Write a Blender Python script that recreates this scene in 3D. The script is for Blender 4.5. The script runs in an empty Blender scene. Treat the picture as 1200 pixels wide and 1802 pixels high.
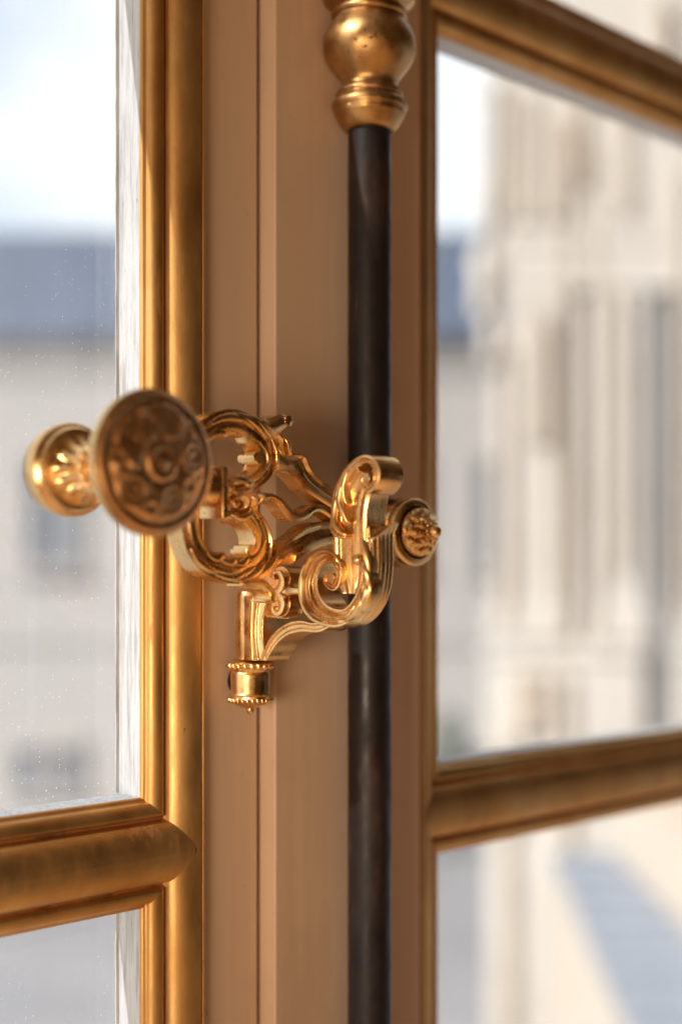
import bpy, bmesh, math, random
from mathutils import Vector, noise
random.seed(7)
S = bpy.context.scene
COL = S.collection
PI = math.pi

# ------------------------------------------------------------------ camera
F = 2500.0; HX = 600.0; HY = 1005.0          # focal length / principal point measured on the photograph
CX, CY = -0.5409, -0.5197                    # camera stands 0.52 m inside the window, looking 45 deg along it
R2 = math.sqrt(.5)
cam = bpy.data.cameras.new('camera')
co = bpy.data.objects.new('camera', cam); COL.objects.link(co)
co.location = (CX, CY, 0); co.rotation_euler = (PI/2, 0, -PI/4)
cam.sensor_width = 36; cam.lens = F/1802*36; cam.shift_y = 104/1802
cam.clip_start = .01; cam.clip_end = 2000
cam.dof.use_dof = True; cam.dof.focus_distance = .655; cam.dof.aperture_fstop = 2.7
S.camera = co

# ------------------------------------------------------------------ world: daylight outside, dim warm interior behind
w = bpy.data.worlds.new('World'); S.world = w; w.use_nodes = True
nt = w.node_tree; nt.nodes.clear()
def N(t, **k):
    n = nt.nodes.new(t)
    for a, b in k.items(): setattr(n, a, b)
    return n
L = nt.links.new
SUN_EL, SUN_AZ = math.radians(40), math.radians(-81)      # azimuth from +Y (outside) towards -X
out = N('ShaderNodeOutputWorld'); bg = N('ShaderNodeBackground'); L(bg.outputs[0], out.inputs[0])
tc = N('ShaderNodeTexCoord'); sep = N('ShaderNodeSeparateXYZ'); L(tc.outputs['Generated'], sep.inputs[0])
sky = N('ShaderNodeTexSky', sky_type='NISHITA', sun_disc=False, sun_elevation=SUN_EL, sun_rotation=SUN_AZ)
skm = N('ShaderNodeVectorMath', operation='SCALE'); L(sky.outputs[0], skm.inputs[0]); skm.inputs['Scale'].default_value = .12
no = N('ShaderNodeTexNoise'); no.inputs['Scale'].default_value = 5.0; no.inputs['Detail'].default_value = 4; L(tc.outputs['Generated'], no.inputs['Vector'])
cr = N('ShaderNodeMapRange'); cr.inputs[1].default_value = .22; cr.inputs[2].default_value = .52; L(no.outputs[0], cr.inputs[0])
mx = N('ShaderNodeMix', data_type='RGBA'); L(cr.outputs[0], mx.inputs['Factor']); L(skm.outputs[0], mx.inputs['A']); mx.inputs['B'].default_value = (.72, .76, .80, 1)
# room side: dim warm, a little brighter towards the floor, with vague brighter patches
no2 = N('ShaderNodeTexNoise'); no2.inputs['Scale'].default_value = 2.6; no2.inputs['Detail'].default_value = 2; L(tc.outputs['Generated'], no2.inputs['Vector'])
rr = N('ShaderNodeValToRGB'); L(no2.outputs[0], rr.inputs[0])
e = rr.color_ramp.elements; e[0].position = .34; e[0].color = (.018, .008, .0035, 1); e[1].position = .70; e[1].color = (.25, .135, .06, 1)
x_ = rr.color_ramp.elements.new(.52); x_.color = (.07, .034, .015, 1)
dt = N('ShaderNodeVectorMath', operation='DOT_PRODUCT'); L(tc.outputs['Generated'], dt.inputs[0]); dt.inputs[1].default_value = (R2, -R2, -.12)
dm = N('ShaderNodeMapRange'); dm.inputs[1].default_value = 0; dm.inputs[2].default_value = .95; dm.inputs[3].default_value = 1.3; dm.inputs[4].default_value = .16; L(dt.outputs['Value'], dm.inputs[0])
rs_ = N('ShaderNodeVectorMath', operation='SCALE'); L(rr.outputs[0], rs_.inputs[0]); L(dm.outputs[0], rs_.inputs['Scale'])
fm = N('ShaderNodeMapRange'); fm.interpolation_type = 'SMOOTHSTEP'; fm.inputs[1].default_value = -.35; fm.inputs[2].default_value = -.85; L(sep.outputs['Z'], fm.inputs[0])
fl = N('ShaderNodeVectorMath', operation='SCALE'); fl.inputs[0].default_value = (.50, .30, .15); L(fm.outputs[0], fl.inputs['Scale'])   # sunlit parquet
fl2 = N('ShaderNodeVectorMath', operation='ADD'); L(rs_.outputs[0], fl2.inputs[0]); L(fl.outputs[0], fl2.inputs[1])
mk = N('ShaderNodeMapRange'); mk.interpolation_type = 'SMOOTHSTEP'; mk.inputs[1].default_value = -.10; mk.inputs[2].default_value = .06; L(sep.outputs['Y'], mk.inputs[0])
m2 = N('ShaderNodeMix', data_type='RGBA'); L(mk.outputs[0], m2.inputs['Factor']); L(fl2.outputs[0], m2.inputs['A']); L(mx.outputs['Result'], m2.inputs['B'])
L(m2.outputs['Result'], bg.inputs[0]); bg.inputs[1].default_value = 1.0

sl = bpy.data.lights.new('sun', 'SUN'); sl.energy = 5.0; sl.angle = math.radians(.5); sl.color = (1, .97, .92)
so = bpy.data.objects.new('sun', sl); COL.objects.link(so)
sd = Vector((math.sin(SUN_AZ)*math.cos(SUN_EL), math.cos(SUN_AZ)*math.cos(SUN_EL), math.sin(SUN_EL)))
so.rotation_euler = sd.to_track_quat('Z', 'Y').to_euler()
def area(name, loc, target, size, power, col, spread=180):
    l = bpy.data.lights.new(name, 'AREA'); l.shape = 'RECTANGLE'; l.size, l.size_y = size; l.energy = power; l.color = col; l.spread = math.radians(spread)
    o = bpy.data.objects.new(name, l); COL.objects.link(o); o.location = loc
    o.rotation_euler = (Vector(target)-Vector(loc)).to_track_quat('-Z', 'Y').to_euler(); return o
area('side_fill', (-1.22, -.54, -.14), (-.1, 0, -.02), (.42, .36), .92, (1, .82, .60), 62)  # unseen area light added to brighten the left-facing edges and batten side
area('room_fill', (-.62, -.95, -.14), (-.1, 0, -.03), (.5, .4), .55, (1, .60, .30))  # unseen warm fill light added on the room side

S.view_settings.view_transform = 'Standard'; S.view_settings.look = 'None'
S.view_settings.exposure = .6; S.view_settings.gamma = 1
S.render.engine = 'CYCLES'
S.cycles.max_bounces = 8; S.cycles.transparent_max_bounces = 12; S.cycles.sample_clamp_indirect = 4

# ------------------------------------------------------------------ helpers
def V(lat, d, z):                             # metres right / ahead / up from where the photographer stands
    return Vector((CX + R2*(d+lat), CY + R2*(d-lat), z))
def onY(px, py, Y):
    u = (px-HX)/F; t = (Y-CY)/(R2*(1-u)); return Vector((CX+t*R2*(1+u), Y, t*(HY-py)/F))
def onX(px, py, X):
    u = (px-HX)/F; t = (X-CX)/(R2*(1+u)); return Vector((X, CY+t*R2*(1-u), t*(HY-py)/F))

def finish(bm, name, mats, parent=None, smooth=40, bevel=0, loc=None):
    me = bpy.data.meshes.new(name)
    bmesh.ops.recalc_face_normals(bm, faces=bm.faces)
    bm.to_mesh(me); bm.free()
    for m in (mats if isinstance(mats, (list, tuple)) else [mats]): me.materials.append(m)
    o = bpy.data.objects.new(name, me); COL.objects.link(o)
    if smooth:
        me.shade_smooth(); me.set_sharp_from_angle(angle=math.radians(smooth))
    if bevel:
        b = o.modifiers.new('bevel', 'BEVEL'); b.width = bevel; b.segments = 2; b.limit_method = 'ANGLE'; b.angle_limit = math.radians(38)
        b.harden_normals = False
    if parent:
        o.parent = parent; o.matrix_parent_inverse = parent.matrix_world.inverted()
    return o
def thing(name, label, cat, loc=(0, 0, 0), group=None):
    o = bpy.data.objects.new(name, None); COL.objects.link(o); o.location = loc; o.empty_display_size = .02
    o['label'] = label; o['category'] = cat
    if group: o['group'] = group
    bpy.context.view_layer.update()
    return o
def box(bm, a, b, mi=0):
    x0, y0, z0 = a; x1, y1, z1 = b
    v = [bm.verts.new(p) for p in ((x0,y0,z0),(x1,y0,z0),(x1,y1,z0),(x0,y1,z0),(x0,y0,z1),(x1,y0,z1),(x1,y1,z1),(x0,y1,z1))]
    for f in ((0,1,2,3),(4,5,6,7),(0,1,5,4),(1,2,6,5),(2,3,7,6),(3,0,4,7)):
        bm.faces.new([v[i] for i in f]).material_index = mi
def vbox(bm, lat, d, z, mi=0):                # a box whose sides follow the courtyard's own axes
    v = [bm.verts.new(V(l, q, h)) for h in z for l, q in ((lat[0],d[0]),(lat[1],d[0]),(lat[1],d[1]),(lat[0],d[1]))]
    for f in ((0,1,2,3),(4,5,6,7),(0,1,5,4),(1,2,6,5),(2,3,7,6),(3,0,4,7)):
        bm.faces.new([v[i] for i in f]).material_index = mi
def lathe(bm, prof, c, axis='Z', seg=48, disp=None, mi=0):
    """prof: (radius, position along axis). disp(r, h, ang) -> (dr, dh)"""
    rings = []
    for (r, h) in prof:
        ring = []
        for k in range(seg):
            a = 2*PI*k/seg; rr_, hh = r, h
            if disp:
                dr, dh = disp(r, h, a); rr_ += dr; hh += dh
            x, y = rr_*math.cos(a), rr_*math.sin(a)
            p = (x, y, hh) if axis == 'Z' else ((x, hh, y) if axis == 'Y' else (hh, x, y))
            ring.append(bm.verts.new((c[0]+p[0], c[1]+p[1], c[2]+p[2])))
        rings.append(ring)
    for A, B in zip(rings, rings[1:]):
        for k in range(seg):
            bm.faces.new((A[k], A[(k+1) % seg], B[(k+1) % seg], B[k])).material_index = mi
    bm.faces.new(rings[0]).material_index = mi; bm.faces.new(rings[-1]).material_index = mi
def cr_spline(P, n):
    out = []
    for i in range(len(P)-1):
        p0 = P[max(i-1, 0)]; p1 = P[i]; p2 = P[i+1]; p3 = P[min(i+2, len(P)-1)]
        for k in range(n):
            t = k/n
            out.append(.5*((2*p1)+(p2-p0)*t+(2*p0-5*p1+4*p2-p3)*t*t+(3*p1-p0-3*p2+p3)*t**3))
    out.append(P[-1].copy()); return out
FLAT = [(0, 0), (.5, 0), (1, 0)]
MOULD = [(0, 0), (.06, .15), (.10, -.4), (.18, -1.0), (.32, -1.25), (.42, -.8), (.46, .0), (.58, .45), (.78, .35), (.93, -.1), (1, -.5)]
CHAN = [(0, -.3), (.06, .3), (.18, .4), (.25, -.1), (.30, -1.1), (.42, -1.4), (.5, -1.0), (.56, -.2), (.62, .0), (.68, -.9), (.8, -1.2), (.9, -.3), (1, -.3)]
RND = [(i/8, -1.5+1.7*math.sin(PI*i/8)) for i in range(9)]
COVE = [(0, 0), (.12, .1), (.2, -.4), (.5, -1.2), (.8, -.4), (.88, .1), (1, 0)]
def ribbon(bm, A, B, plane, thick, prof=FLAT, n=6, hs=.001, off=0.0, taper=None, wave=None, mi=0):
    """solid moulded strap between two traced edges; plane=('Y',y) faces the room, ('X',x) faces along the wall"""
    ax, c = plane
    un = (lambda p: onY(p[0], p[1], c)) if ax == 'Y' else (lambda p: onX(p[0], p[1], c))
    nrm = Vector((0, -1, 0)) if ax == 'Y' else Vector((-1, 0, 0))
    a = cr_spline([un(p) for p in A], n); b = cr_spline([un(p) for p in B], n)
    M = len(a); secs = []
    for i in range(M):
        k = i/(M-1); sc = 1.0
        if taper: sc = taper(k)
        row = []
        for (q, h) in prof:
            hh = h*hs*sc
            if wave: hh += wave(k, q)
            row.append(bm.verts.new(a[i].lerp(b[i], q) + nrm*(off+hh)))
        th = thick(k) if callable(thick) else thick
        row.append(bm.verts.new(b[i] - nrm*th)); row.append(bm.verts.new(a[i] - nrm*th))
        secs.append(row)
    m = len(secs[0])
    for s, t in zip(secs, secs[1:]):
        for j in range(m):
            bm.faces.new((s[j], s[(j+1) % m], t[(j+1) % m], t[j])).material_index = mi
    bm.faces.new(secs[0]).material_index = mi; bm.faces.new(secs[-1]).material_index = mi
def stroke(bm, pts, wid, plane, h=.0016, n=6, off=0.0, base=.003, shape=None, mi=0):
    """carved leaf vein: half round, tapering at both ends; wid in metres (half width)"""
    ax, c = plane
    un = (lambda p: onY(p[0], p[1], c)) if ax == 'Y' else (lambda p: onX(p[0], p[1], c))
    nrm = Vector((0, -1, 0)) if ax == 'Y' else Vector((-1, 0, 0))
    P = cr_spline([un(p) for p in pts], n); M = len(P); secs = []
    for i in range(M):
        k = i/(M-1)
        T = (P[min(i+1, M-1)]-P[max(i-1, 0)]).normalized(); W = T.cross(nrm).normalized()
        s = (shape(k) if shape else max(.06, math.sin(PI*min(1, k*.92+.06))**.8))
        row = []
        for j in range(7):
            an = PI*j/6
            row.append(bm.verts.new(P[i] + W*wid*s*math.cos(an) + nrm*(off + h*s*math.sin(an))))
        row.append(bm.verts.new(P[i]-W*wid*s-nrm*base)); row.append(bm.verts.new(P[i]+W*wid*s-nrm*base))
        secs.append(row)
    m = 9
    for s, t in zip(secs, secs[1:]):
        for j in range(m): bm.faces.new((s[j], s[(j+1) % m], t[(j+1) % m], t[j])).material_index = mi
    bm.faces.new(secs[0]).material_index = mi; bm.faces.new(secs[-1]).material_index = mi
def ball(bm, c, r, sc=(1, 1, 1), mi=0, seg=14):
    q = bmesh.ops.create_uvsphere(bm, u_segments=seg, v_segments=max(6, seg//2+2), radius=1)
    for v in q['verts']:
        v.co = Vector((c[0]+v.co.x*r*sc[0], c[1]+v.co.y*r*sc[1], c[2]+v.co.z*r*sc[2]))

# ------------------------------------------------------------------ materials
class MT:
    def __init__(s, name):
        s.m = bpy.data.materials.new(name); s.m.use_nodes = True; s.t = s.m.node_tree; s.t.nodes.clear()
        s.out = s.n('ShaderNodeOutputMaterial'); s.p = s.n('ShaderNodeBsdfPrincipled'); s.l(s.p.outputs[0], s.out.inputs[0])
        s.tc = s.n('ShaderNodeTexCoord')
    def n(s, t, **k):
        x = s.t.nodes.new(t)
        for a, b in k.items(): setattr(x, a, b)
        return x
    def l(s, a, b): s.t.links.new(a, b)
    def noise(s, scale, detail=4, rough=.55, stretch=None):
        x = s.n('ShaderNodeTexNoise'); x.inputs['Scale'].default_value = scale; x.inputs['Detail'].default_value = detail; x.inputs['Roughness'].default_value = rough
        if stretch:
            mp = s.n('ShaderNodeMapping'); mp.inputs['Scale'].default_value = stretch; s.l(s.tc.outputs['Object'], mp.inputs[0]); s.l(mp.outputs[0], x.inputs['Vector'])
        else: s.l(s.tc.outputs['Object'], x.inputs['Vector'])
        return x.outputs[0]
    def ramp(s, f, stops):
        r = s.n('ShaderNodeValToRGB'); s.l(f, r.inputs[0]); e = r.color_ramp.elements
        while len(e) < len(stops): e.new(.5)
        for q, (p, c) in zip(e, stops): q.position = p; q.color = (*c, 1) if len(c) == 3 else c
        return r.outputs[0]
    def rng(s, f, a, b, c, d):
        r = s.n('ShaderNodeMapRange'); s.l(f, r.inputs[0])
        for i, v in enumerate((a, b, c, d)): r.inputs[i+1].default_value = v
        return r.outputs[0]
    def mix(s, f, a, b):
        m = s.n('ShaderNodeMix', data_type='RGBA'); s.l(f, m.inputs['Factor'])
        for k, v in (('A', a), ('B', b)):
            if isinstance(v, tuple): m.inputs[k].default_value = (*v, 1)
            else: s.l(v, m.inputs[k])
        return m.outputs['Result']
    def bump(s, f, strength, dist, prev=None):
        b = s.n('ShaderNodeBump'); b.inputs['Strength'].default_value = strength; b.inputs['Distance'].default_value = dist; s.l(f, b.inputs['Height'])
        if prev: s.l(prev, b.inputs['Normal'])
        return b.outputs[0]
    def set(s, **k):
        for a, v in k.items():
            i = s.p.inputs[a.replace('_', ' ')]
            if hasattr(v, 'links') or isinstance(v, bpy.types.NodeSocket): s.l(v, i)
            elif isinstance(v, tuple): i.default_value = (*v, 1)
            else: i.default_value = v
        return s

def gilt_bronze(name, c1, c2, r0, r1, spots=.0):
    M = MT(name)
    a = M.noise(60, 5); col = M.ramp(a, [(.3, c2), (.62, c1)])
    if spots:
        d = M.noise(330, 3); f = M.rng(d, .66, .72, 0, spots); col = M.mix(f, col, (.05, .03, .015))
    b = M.noise(900, 3); bb = M.noise(180, 4)
    nrm = M.bump(b, .12, .0002); nrm = M.bump(bb, .22, .0005, nrm)
    M.set(Base_Color=col, Metallic=1.0, Roughness=M.rng(M.noise(120, 4), .3, .7, r0, r1), Normal=nrm)
    return M.m
M_BRONZE = gilt_bronze('gilt_bronze', (.87, .58, .27), (.68, .39, .145), .19, .40, .6)
M_KNOB = gilt_bronze('worn_gilt_bronze', (.70, .40, .19), (.52, .27, .11), .28, .46, .4)
M_MATTE = gilt_bronze('matte_gilding', (.50, .29, .115), (.32, .17, .065), .30, .48, .9)

def gold_leaf(name, bole):
    M = MT(name)
    a = M.noise(26, 6, .6, (1, 1, .35)); col = M.ramp(a, [(.25, (.47, .24, .08)), (.5, (.60, .345, .125)), (.75, (.68, .44, .19))])
    w_ = M.noise(95, 6, .7, (1, 1, .22)); wf = M.rng(w_, .60 if not bole else .40, .70 if not bole else .56, 0, .75 if not bole else 1)
    col = M.mix(wf, col, (.40, .13, .035))
    sp = M.noise(240, 3, .6, (1, 1, .5)); col = M.mix(M.rng(sp, .74, .78, 0, .7), col, (.03, .018, .01))
    met = M.rng(wf, 0, 1, 1, .25)
    n1 = M.bump(M.noise(420, 4), .18, .0004); n1 = M.bump(M.noise(50, 4, .5, (1, 1, .3)), .25, .0012, n1)
    M.set(Base_Color=col, Metallic=met, Roughness=M.rng(M.noise(70, 4, .6, (1, 1, .4)), .3, .7, .42, .60), Normal=n1)
    return M.m
M_LEAF = gold_leaf('gold_leaf', False); M_BOLE = gold_leaf('worn_gold_on_red_bole', True)

def paint(name, c, rough, grain):
    M = MT(name)
    a = M.noise(9, 4, .5, (1, 1, .3)); col = M.mix(M.rng(a, .3, .7, 0, 1), tuple(v*.84 for v in c), c)
    d = M.noise(130, 4, .7, (1, 1, .6)); col = M.mix(M.rng(d, .70, .76, 0, .7), col, tuple(v*.45 for v in c))
    br = M.noise(170, 3, .6, (1, 1, .035)); col = M.mix(M.rng(br, .35, .68, 0, .35), col, tuple(v*.80 for v in c))
    sm_ = M.noise(14, 5, .7, (1, 1, .5)); col = M.mix(M.rng(sm_, .52, .72, 0, .45), col, tuple(v*.72 for v in c))
    n1 = M.bump(M.noise(260, 3, .6, (1, 1, .12)), grain, .0003); n1 = M.bump(M.noise(30, 3, .5, (1, 1, .25)), .2, .001, n1)
    M.set(Base_Color=col, Roughness=rough, Normal=n1); return M.m
M_TAUPE = paint('taupe_paint', (.68, .475, .33), .45, .3)
def whitewood():
    M = MT('weathered_white_paint')
    g = M.noise(420, 5, .7, (1, 1, .06)); p = M.noise(650, 3, .6, (1, 1, .35))
    col = M.mix(M.rng(g, .46, .66, 0, .8), (.52, .54, .57), (.26, .262, .265))
    col = M.mix(M.rng(p, .66, .72, 0, .8), col, (.25, .22, .19))
    M.set(Base_Color=col, Roughness=.6, Normal=M.bump(g, .5, .0006)); return M.m
M_WHITE = whitewood()
def iron():
    M = MT('dark_patinated_iron')
    a = M.noise(28, 5, .65, (1, 1, .35)); col = M.ramp(a, [(.3, (.008, .006, .007)), (.55, (.017, .011, .010)), (.74, (.060, .028, .018))])
    sc = M.noise(210, 3, .6, (1, 1, .1)); col = M.mix(M.rng(sc, .68, .74, 0, .5), col, (.12, .08, .06))
    M.set(Base_Color=col, Metallic=.05, Specular_IOR_Level=.28, Roughness=M.rng(M.noise(60, 4), .3, .7, .30, .60), Normal=M.bump(M.noise(240, 4), .25, .0005)); return M.m
M_IRON = iron()
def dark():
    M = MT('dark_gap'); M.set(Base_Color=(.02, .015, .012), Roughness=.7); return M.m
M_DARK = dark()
def glass(name, dirt):
    M = MT(name); t = M.t; t.nodes.remove(M.p)
    tr = M.n('ShaderNodeBsdfTransparent'); tr.inputs[0].default_value = (.97, .985, .985, 1)
    gl = M.n('ShaderNodeBsdfGlossy'); gl.inputs['Roughness'].default_value = .02
    lw = M.n('ShaderNodeLayerWeight'); lw.inputs[0].default_value = .5
    pw = M.n('ShaderNodeMath', operation='POWER'); M.l(lw.outputs['Facing'], pw.inputs[0]); pw.inputs[1].default_value = 4.5
    fr = M.n('ShaderNodeMath', operation='MULTIPLY_ADD'); M.l(pw.outputs[0], fr.inputs[0]); fr.inputs[1].default_value = .8; fr.inputs[2].default_value = .045
    m1 = M.n('ShaderNodeMixShader'); M.l(fr.outputs[0], m1.inputs[0]); M.l(tr.outputs[0], m1.inputs[1]); M.l(gl.outputs[0], m1.inputs[2])
    tl = M.n('ShaderNodeBsdfTranslucent'); tl.inputs[0].default_value = (.92, .94, 1, 1)
    vo = M.n('ShaderNodeTexVoronoi'); vo.inputs['Scale'].default_value = 560; M.l(M.tc.outputs['Object'], vo.inputs['Vector'])
    sz = M.n('ShaderNodeSeparateColor'); M.l(vo.outputs['Color'], sz.inputs[0])
    th = M.n('ShaderNodeMath', operation='MULTIPLY'); M.l(M.rng(sz.outputs[0], .35, 1, 0, 1), th.inputs[0]); th.inputs[1].default_value = .19
    lt = M.n('ShaderNodeMath', operation='LESS_THAN'); M.l(vo.outputs['Distance'], lt.inputs[0]); M.l(th.outputs[0], lt.inputs[1])
    sm = M.rng(M.noise(11, 5, .6, (1, 1, .4)), .35, .75, .05, .17)
    st = M.rng(M.noise(90, 3, .6, (1, 1, .03)), .60, .75, 0, .07)
    a1 = M.n('ShaderNodeMath', operation='MULTIPLY'); ap = M.n('ShaderNodeMath', operation='MULTIPLY'); M.l(lt.outputs[0], ap.inputs[0]); M.l(M.rng(M.noise(14, 5, .65), .42, .66, .05, 1), ap.inputs[1])
    M.l(ap.outputs[0], a1.inputs[0]); a1.inputs[1].default_value = .95
    a2 = M.n('ShaderNodeMath', operation='ADD'); M.l(a1.outputs[0], a2.inputs[0]); M.l(sm, a2.inputs[1])
    a3 = M.n('ShaderNodeMath', operation='ADD'); M.l(a2.outputs[0], a3.inputs[0]); M.l(st, a3.inputs[1])
    a4 = M.n('ShaderNodeMath', operation='MULTIPLY'); M.l(a3.outputs[0], a4.inputs[0]); a4.inputs[1].default_value = dirt
    m2 = M.n('ShaderNodeMixShader'); M.l(a4.outputs[0], m2.inputs[0]); M.l(m1.outputs[0], m2.inputs[1]); M.l(tl.outputs[0], m2.inputs[2])
    M.l(m2.outputs[0], M.out.inputs[0]); return M.m
M_GLASS = glass('dusty_window_glass', 1.0); M_GLASS2 = glass('window_glass', .6)
def stone(name, c, dark_, scale=.6):
    M = MT(name)
    a = M.noise(scale, 5, .6); col = M.mix(M.rng(a, .3, .7, 0, 1), dark_, c)
    b = M.noise(scale*4, 4, .6, (1, 1, .3)); col = M.mix(M.rng(b, .55, .8, 0, .5), col, tuple(v*.72 for v in dark_))
    M.set(Base_Color=col, Roughness=.85, Normal=M.bump(b, .4, .05)); return M.m
M_STONE = stone('cream_limestone', (.71, .67, .615), (.62, .565, .50)); M_GREY = stone('grey_limestone', (.46, .435, .415), (.41, .385, .37), .2)
M_SLATE = stone('blue_grey_slate', (.085, .115, .18), (.075, .10, .155), .3); M_PAVE = stone('pale_paving', (.26, .25, .26), (.20, .20, .21), .4)
M_LEAD = stone('pale_lead_sheet', (.24, .27, .325), (.20, .225, .27), .5)
def pane_dark():
    M = MT('far_window_glass'); M.set(Base_Color=(.16, .19, .23), Roughness=.3); return M.m
M_PANE = pane_dark()
def green():
    M = MT('clipped_foliage'); a = M.noise(2.5, 5); M.set(Base_Color=M.mix(a, (.07, .09, .06), (.12, .14, .10)), Roughness=.8); return M.m
M_GREEN = green()

# ------------------------------------------------------------------ courtyard outside
bm = bmesh.new()
gv = [bm.verts.new(V(*p)) for p in ((-900, 4, -8), (900, 4, -8), (900, 1200, -8), (-900, 1200, -8))]; bm.faces.new(gv)
g = finish(bm, 'courtyard_ground', M_PAVE, smooth=0); g['kind'] = 'structure'

D = 45.0
def PX(px, d=D): return (px-HX)/F*d
def PZ(py, d=D): return (HY-py)/F*d
pal = thing('palace_building', 'long pale grey stone building with blue slate roof across the courtyard', 'building', V(0, D, -8))
bm = bmesh.new(); vbox(bm, (-70, 14), (D, D+12), (-8, PZ(592)))
vbox(bm, (-70, 14), (D-.1, D-.003), (-2.35, -1.95)); vbox(bm, (-70, 14), (D-.3, D-.003), (-8, -7.5))
finish(bm, 'wall', M_GREY, pal, smooth=0)
bm = bmesh.new(); vbox(bm, (-70, 14.6), (D-.2, D+12.5), (PZ(640), PZ(596))); vbox(bm, (-70, 14.3), (D-.1, D-.003), (PZ(662), PZ(640)-.003))
finish(bm, 'cornice', M_GREY, pal, smooth=0)
bm = bmesh.new()
zt, zb = PZ(408)*(D+1.6)/D, PZ(596)+.003
q = [bm.verts.new(V(*p)) for p in ((-70, D-.6, zb), (14.3, D-.6, zb), (14.3, D+12, zb), (-70, D+12, zb), (-70, D+1.6, zt), (12.5, D+1.6, zt), (12.5, D+10, zt), (-70, D+10, zt))]
for f in ((0,1,2,3),(4,5,6,7),(0,1,5,4),(1,2,6,5),(2,3,7,6),(3,0,4,7)): bm.faces.new([q[i] for i in f])
finish(bm, 'roof', M_SLATE, pal, smooth=0)
def arch_window(l0, l1, z0, z1, arch=True):
    b1 = bmesh.new(); w_ = (l1-l0)/2; cx_ = (l0+l1)/2
    pts = [(l0, z0), (l1, z0), (l1, z1-(w_ if arch else 0))]
    if arch: pts += [(cx_+w_*math.cos(a*PI/10), z1-w_+w_*math.sin(a*PI/10)) for a in range(1, 10)]
    pts += [(l0, z1-(w_ if arch else 0))]
    fr = [b1.verts.new(V(l, D-.02, z)) for l, z in pts]; bk = [b1.verts.new(V(l, D-.004, z)) for l, z in pts]
    b1.faces.new(fr)
    for i in range(len(pts)): b1.faces.new((fr[i], fr[(i+1) % len(pts)], bk[(i+1) % len(pts)], bk[i]))
    o = finish(b1, 'window', M_PANE, pal, smooth=0)
    b2 = bmesh.new(); ww = .22
    vbox(b2, (l0-ww, l0-.003), (D-.2, D-.003), (z0, z1)); vbox(b2, (l1+.003, l1+ww), (D-.2, D-.003), (z0, z1))
    vbox(b2, (l0-ww, l1+ww), (D-.25, D-.003), (z1+.003, z1+.35)); vbox(b2, (l0-ww-.1, l1+ww+.1), (D-.3, D-.003), (z0-.25, z0-.003))
    if arch: vbox(b2, (cx_-.06, cx_+.06), (D-.12, D-.022), (z0, z1-.2))
    s_ = finish(b2, 'window_surround', M_GREY, o, smooth=0)
l = PX(92)
for k in range(-9, 5):
    c = l + k*3.55
    arch_window(c-.75, c+.75, .2, 3.5); arch_window(c-1.1, c-.45, -6.9, -5.6, False); arch_window(c+.1, c+.75, -6.9, -5.6, False)

wing = thing('palace_wing', 'sunlit cream stone palace wing with tall pilasters behind the right panes', 'building', V(2.5, 17, -8))
DW = 16.0
bm = bmesh.new()
l0 = PX(885, DW); pw_ = [(l0, DW), (l0+9, DW), (l0+9, DW+9), (l0*1.75, DW+9)]
a_ = [bm.verts.new(V(x, d, -8)) for x, d in pw_]; b_ = [bm.verts.new(V(x, d, 9)) for x, d in pw_]; bm.faces.new(a_); bm.faces.new(b_)
for i in range(4): bm.faces.new((a_[i], a_[(i+1) % 4], b_[(i+1) % 4], b_[i]))
finish(bm, 'wall', M_STONE, wing, smooth=0)
def pilaster(pa, pb, proj):
    b = bmesh.new(); z0, z1 = PZ(1128, DW), PZ(440, DW)
    vbox(b, (PX(pa, DW), PX(pb, DW)), (DW-proj, DW-.003), (z0, z1))
    vbox(b, (PX(pa-10, DW), PX(pb+8, DW)), (DW-proj-.03, DW-.004), (z0+.004, z0+.35))
    vbox(b, (PX(pa-6, DW), PX(pb+5, DW)), (DW-proj-.02, DW-.004), (z1-.75, z1-.004))
    finish(b, 'pilaster', M_STONE, wing, smooth=0, bevel=.05)
pilaster(868, 978, .07); pilaster(1062, 1132, .06); pilaster(1196, 1330, .07)
for a, b_ in ((860, 1128), (1190, 1500)):
    bm = bmesh.new(); vbox(bm, (PX(a, DW), PX(b_, DW)), (DW-.12, DW-.003), (-8, PZ(1140, DW)))
    vbox(bm, (PX(a-8, DW), PX(b_+6, DW)), (DW-.16, DW-.004), (PZ(1160, DW), PZ(1134, DW))); finish(bm, 'pedestal', M_STONE, wing, smooth=0, bevel=.03)
bm = bmesh.new(); vbox(bm, (PX(856, DW), PX(1500, DW)), (DW-.09, DW-.003), (PZ(400, DW), PZ(150, DW)))
vbox(bm, (PX(834, DW), PX(1500, DW)), (DW-.10, DW-.004), (PZ(560, DW)+.3, PZ(440, DW)+.0)); vbox(bm, (PX(846, DW), PX(1500, DW)), (DW-.11, DW-.005), (PZ(440, DW)+.004, PZ(400, DW)-.004)); finish(bm, 'entablature', M_STONE, wing, smooth=0, bevel=.03)
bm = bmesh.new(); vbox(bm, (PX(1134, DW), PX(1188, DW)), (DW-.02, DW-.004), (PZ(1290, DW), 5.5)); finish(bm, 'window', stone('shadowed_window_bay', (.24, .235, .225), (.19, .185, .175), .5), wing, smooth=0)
bm = bmesh.new(); vbox(bm, (PX(1036, DW), PX(1052, DW)), (DW-.10, DW-.006), (PZ(1120, DW), PZ(480, DW))); finish(bm, 'downpipe', M_GREY, wing, smooth=0)
M_TAN = stone('weathered_tan_stone', (.55, .465, .375), (.47, .39, .31), 1.5)
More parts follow.
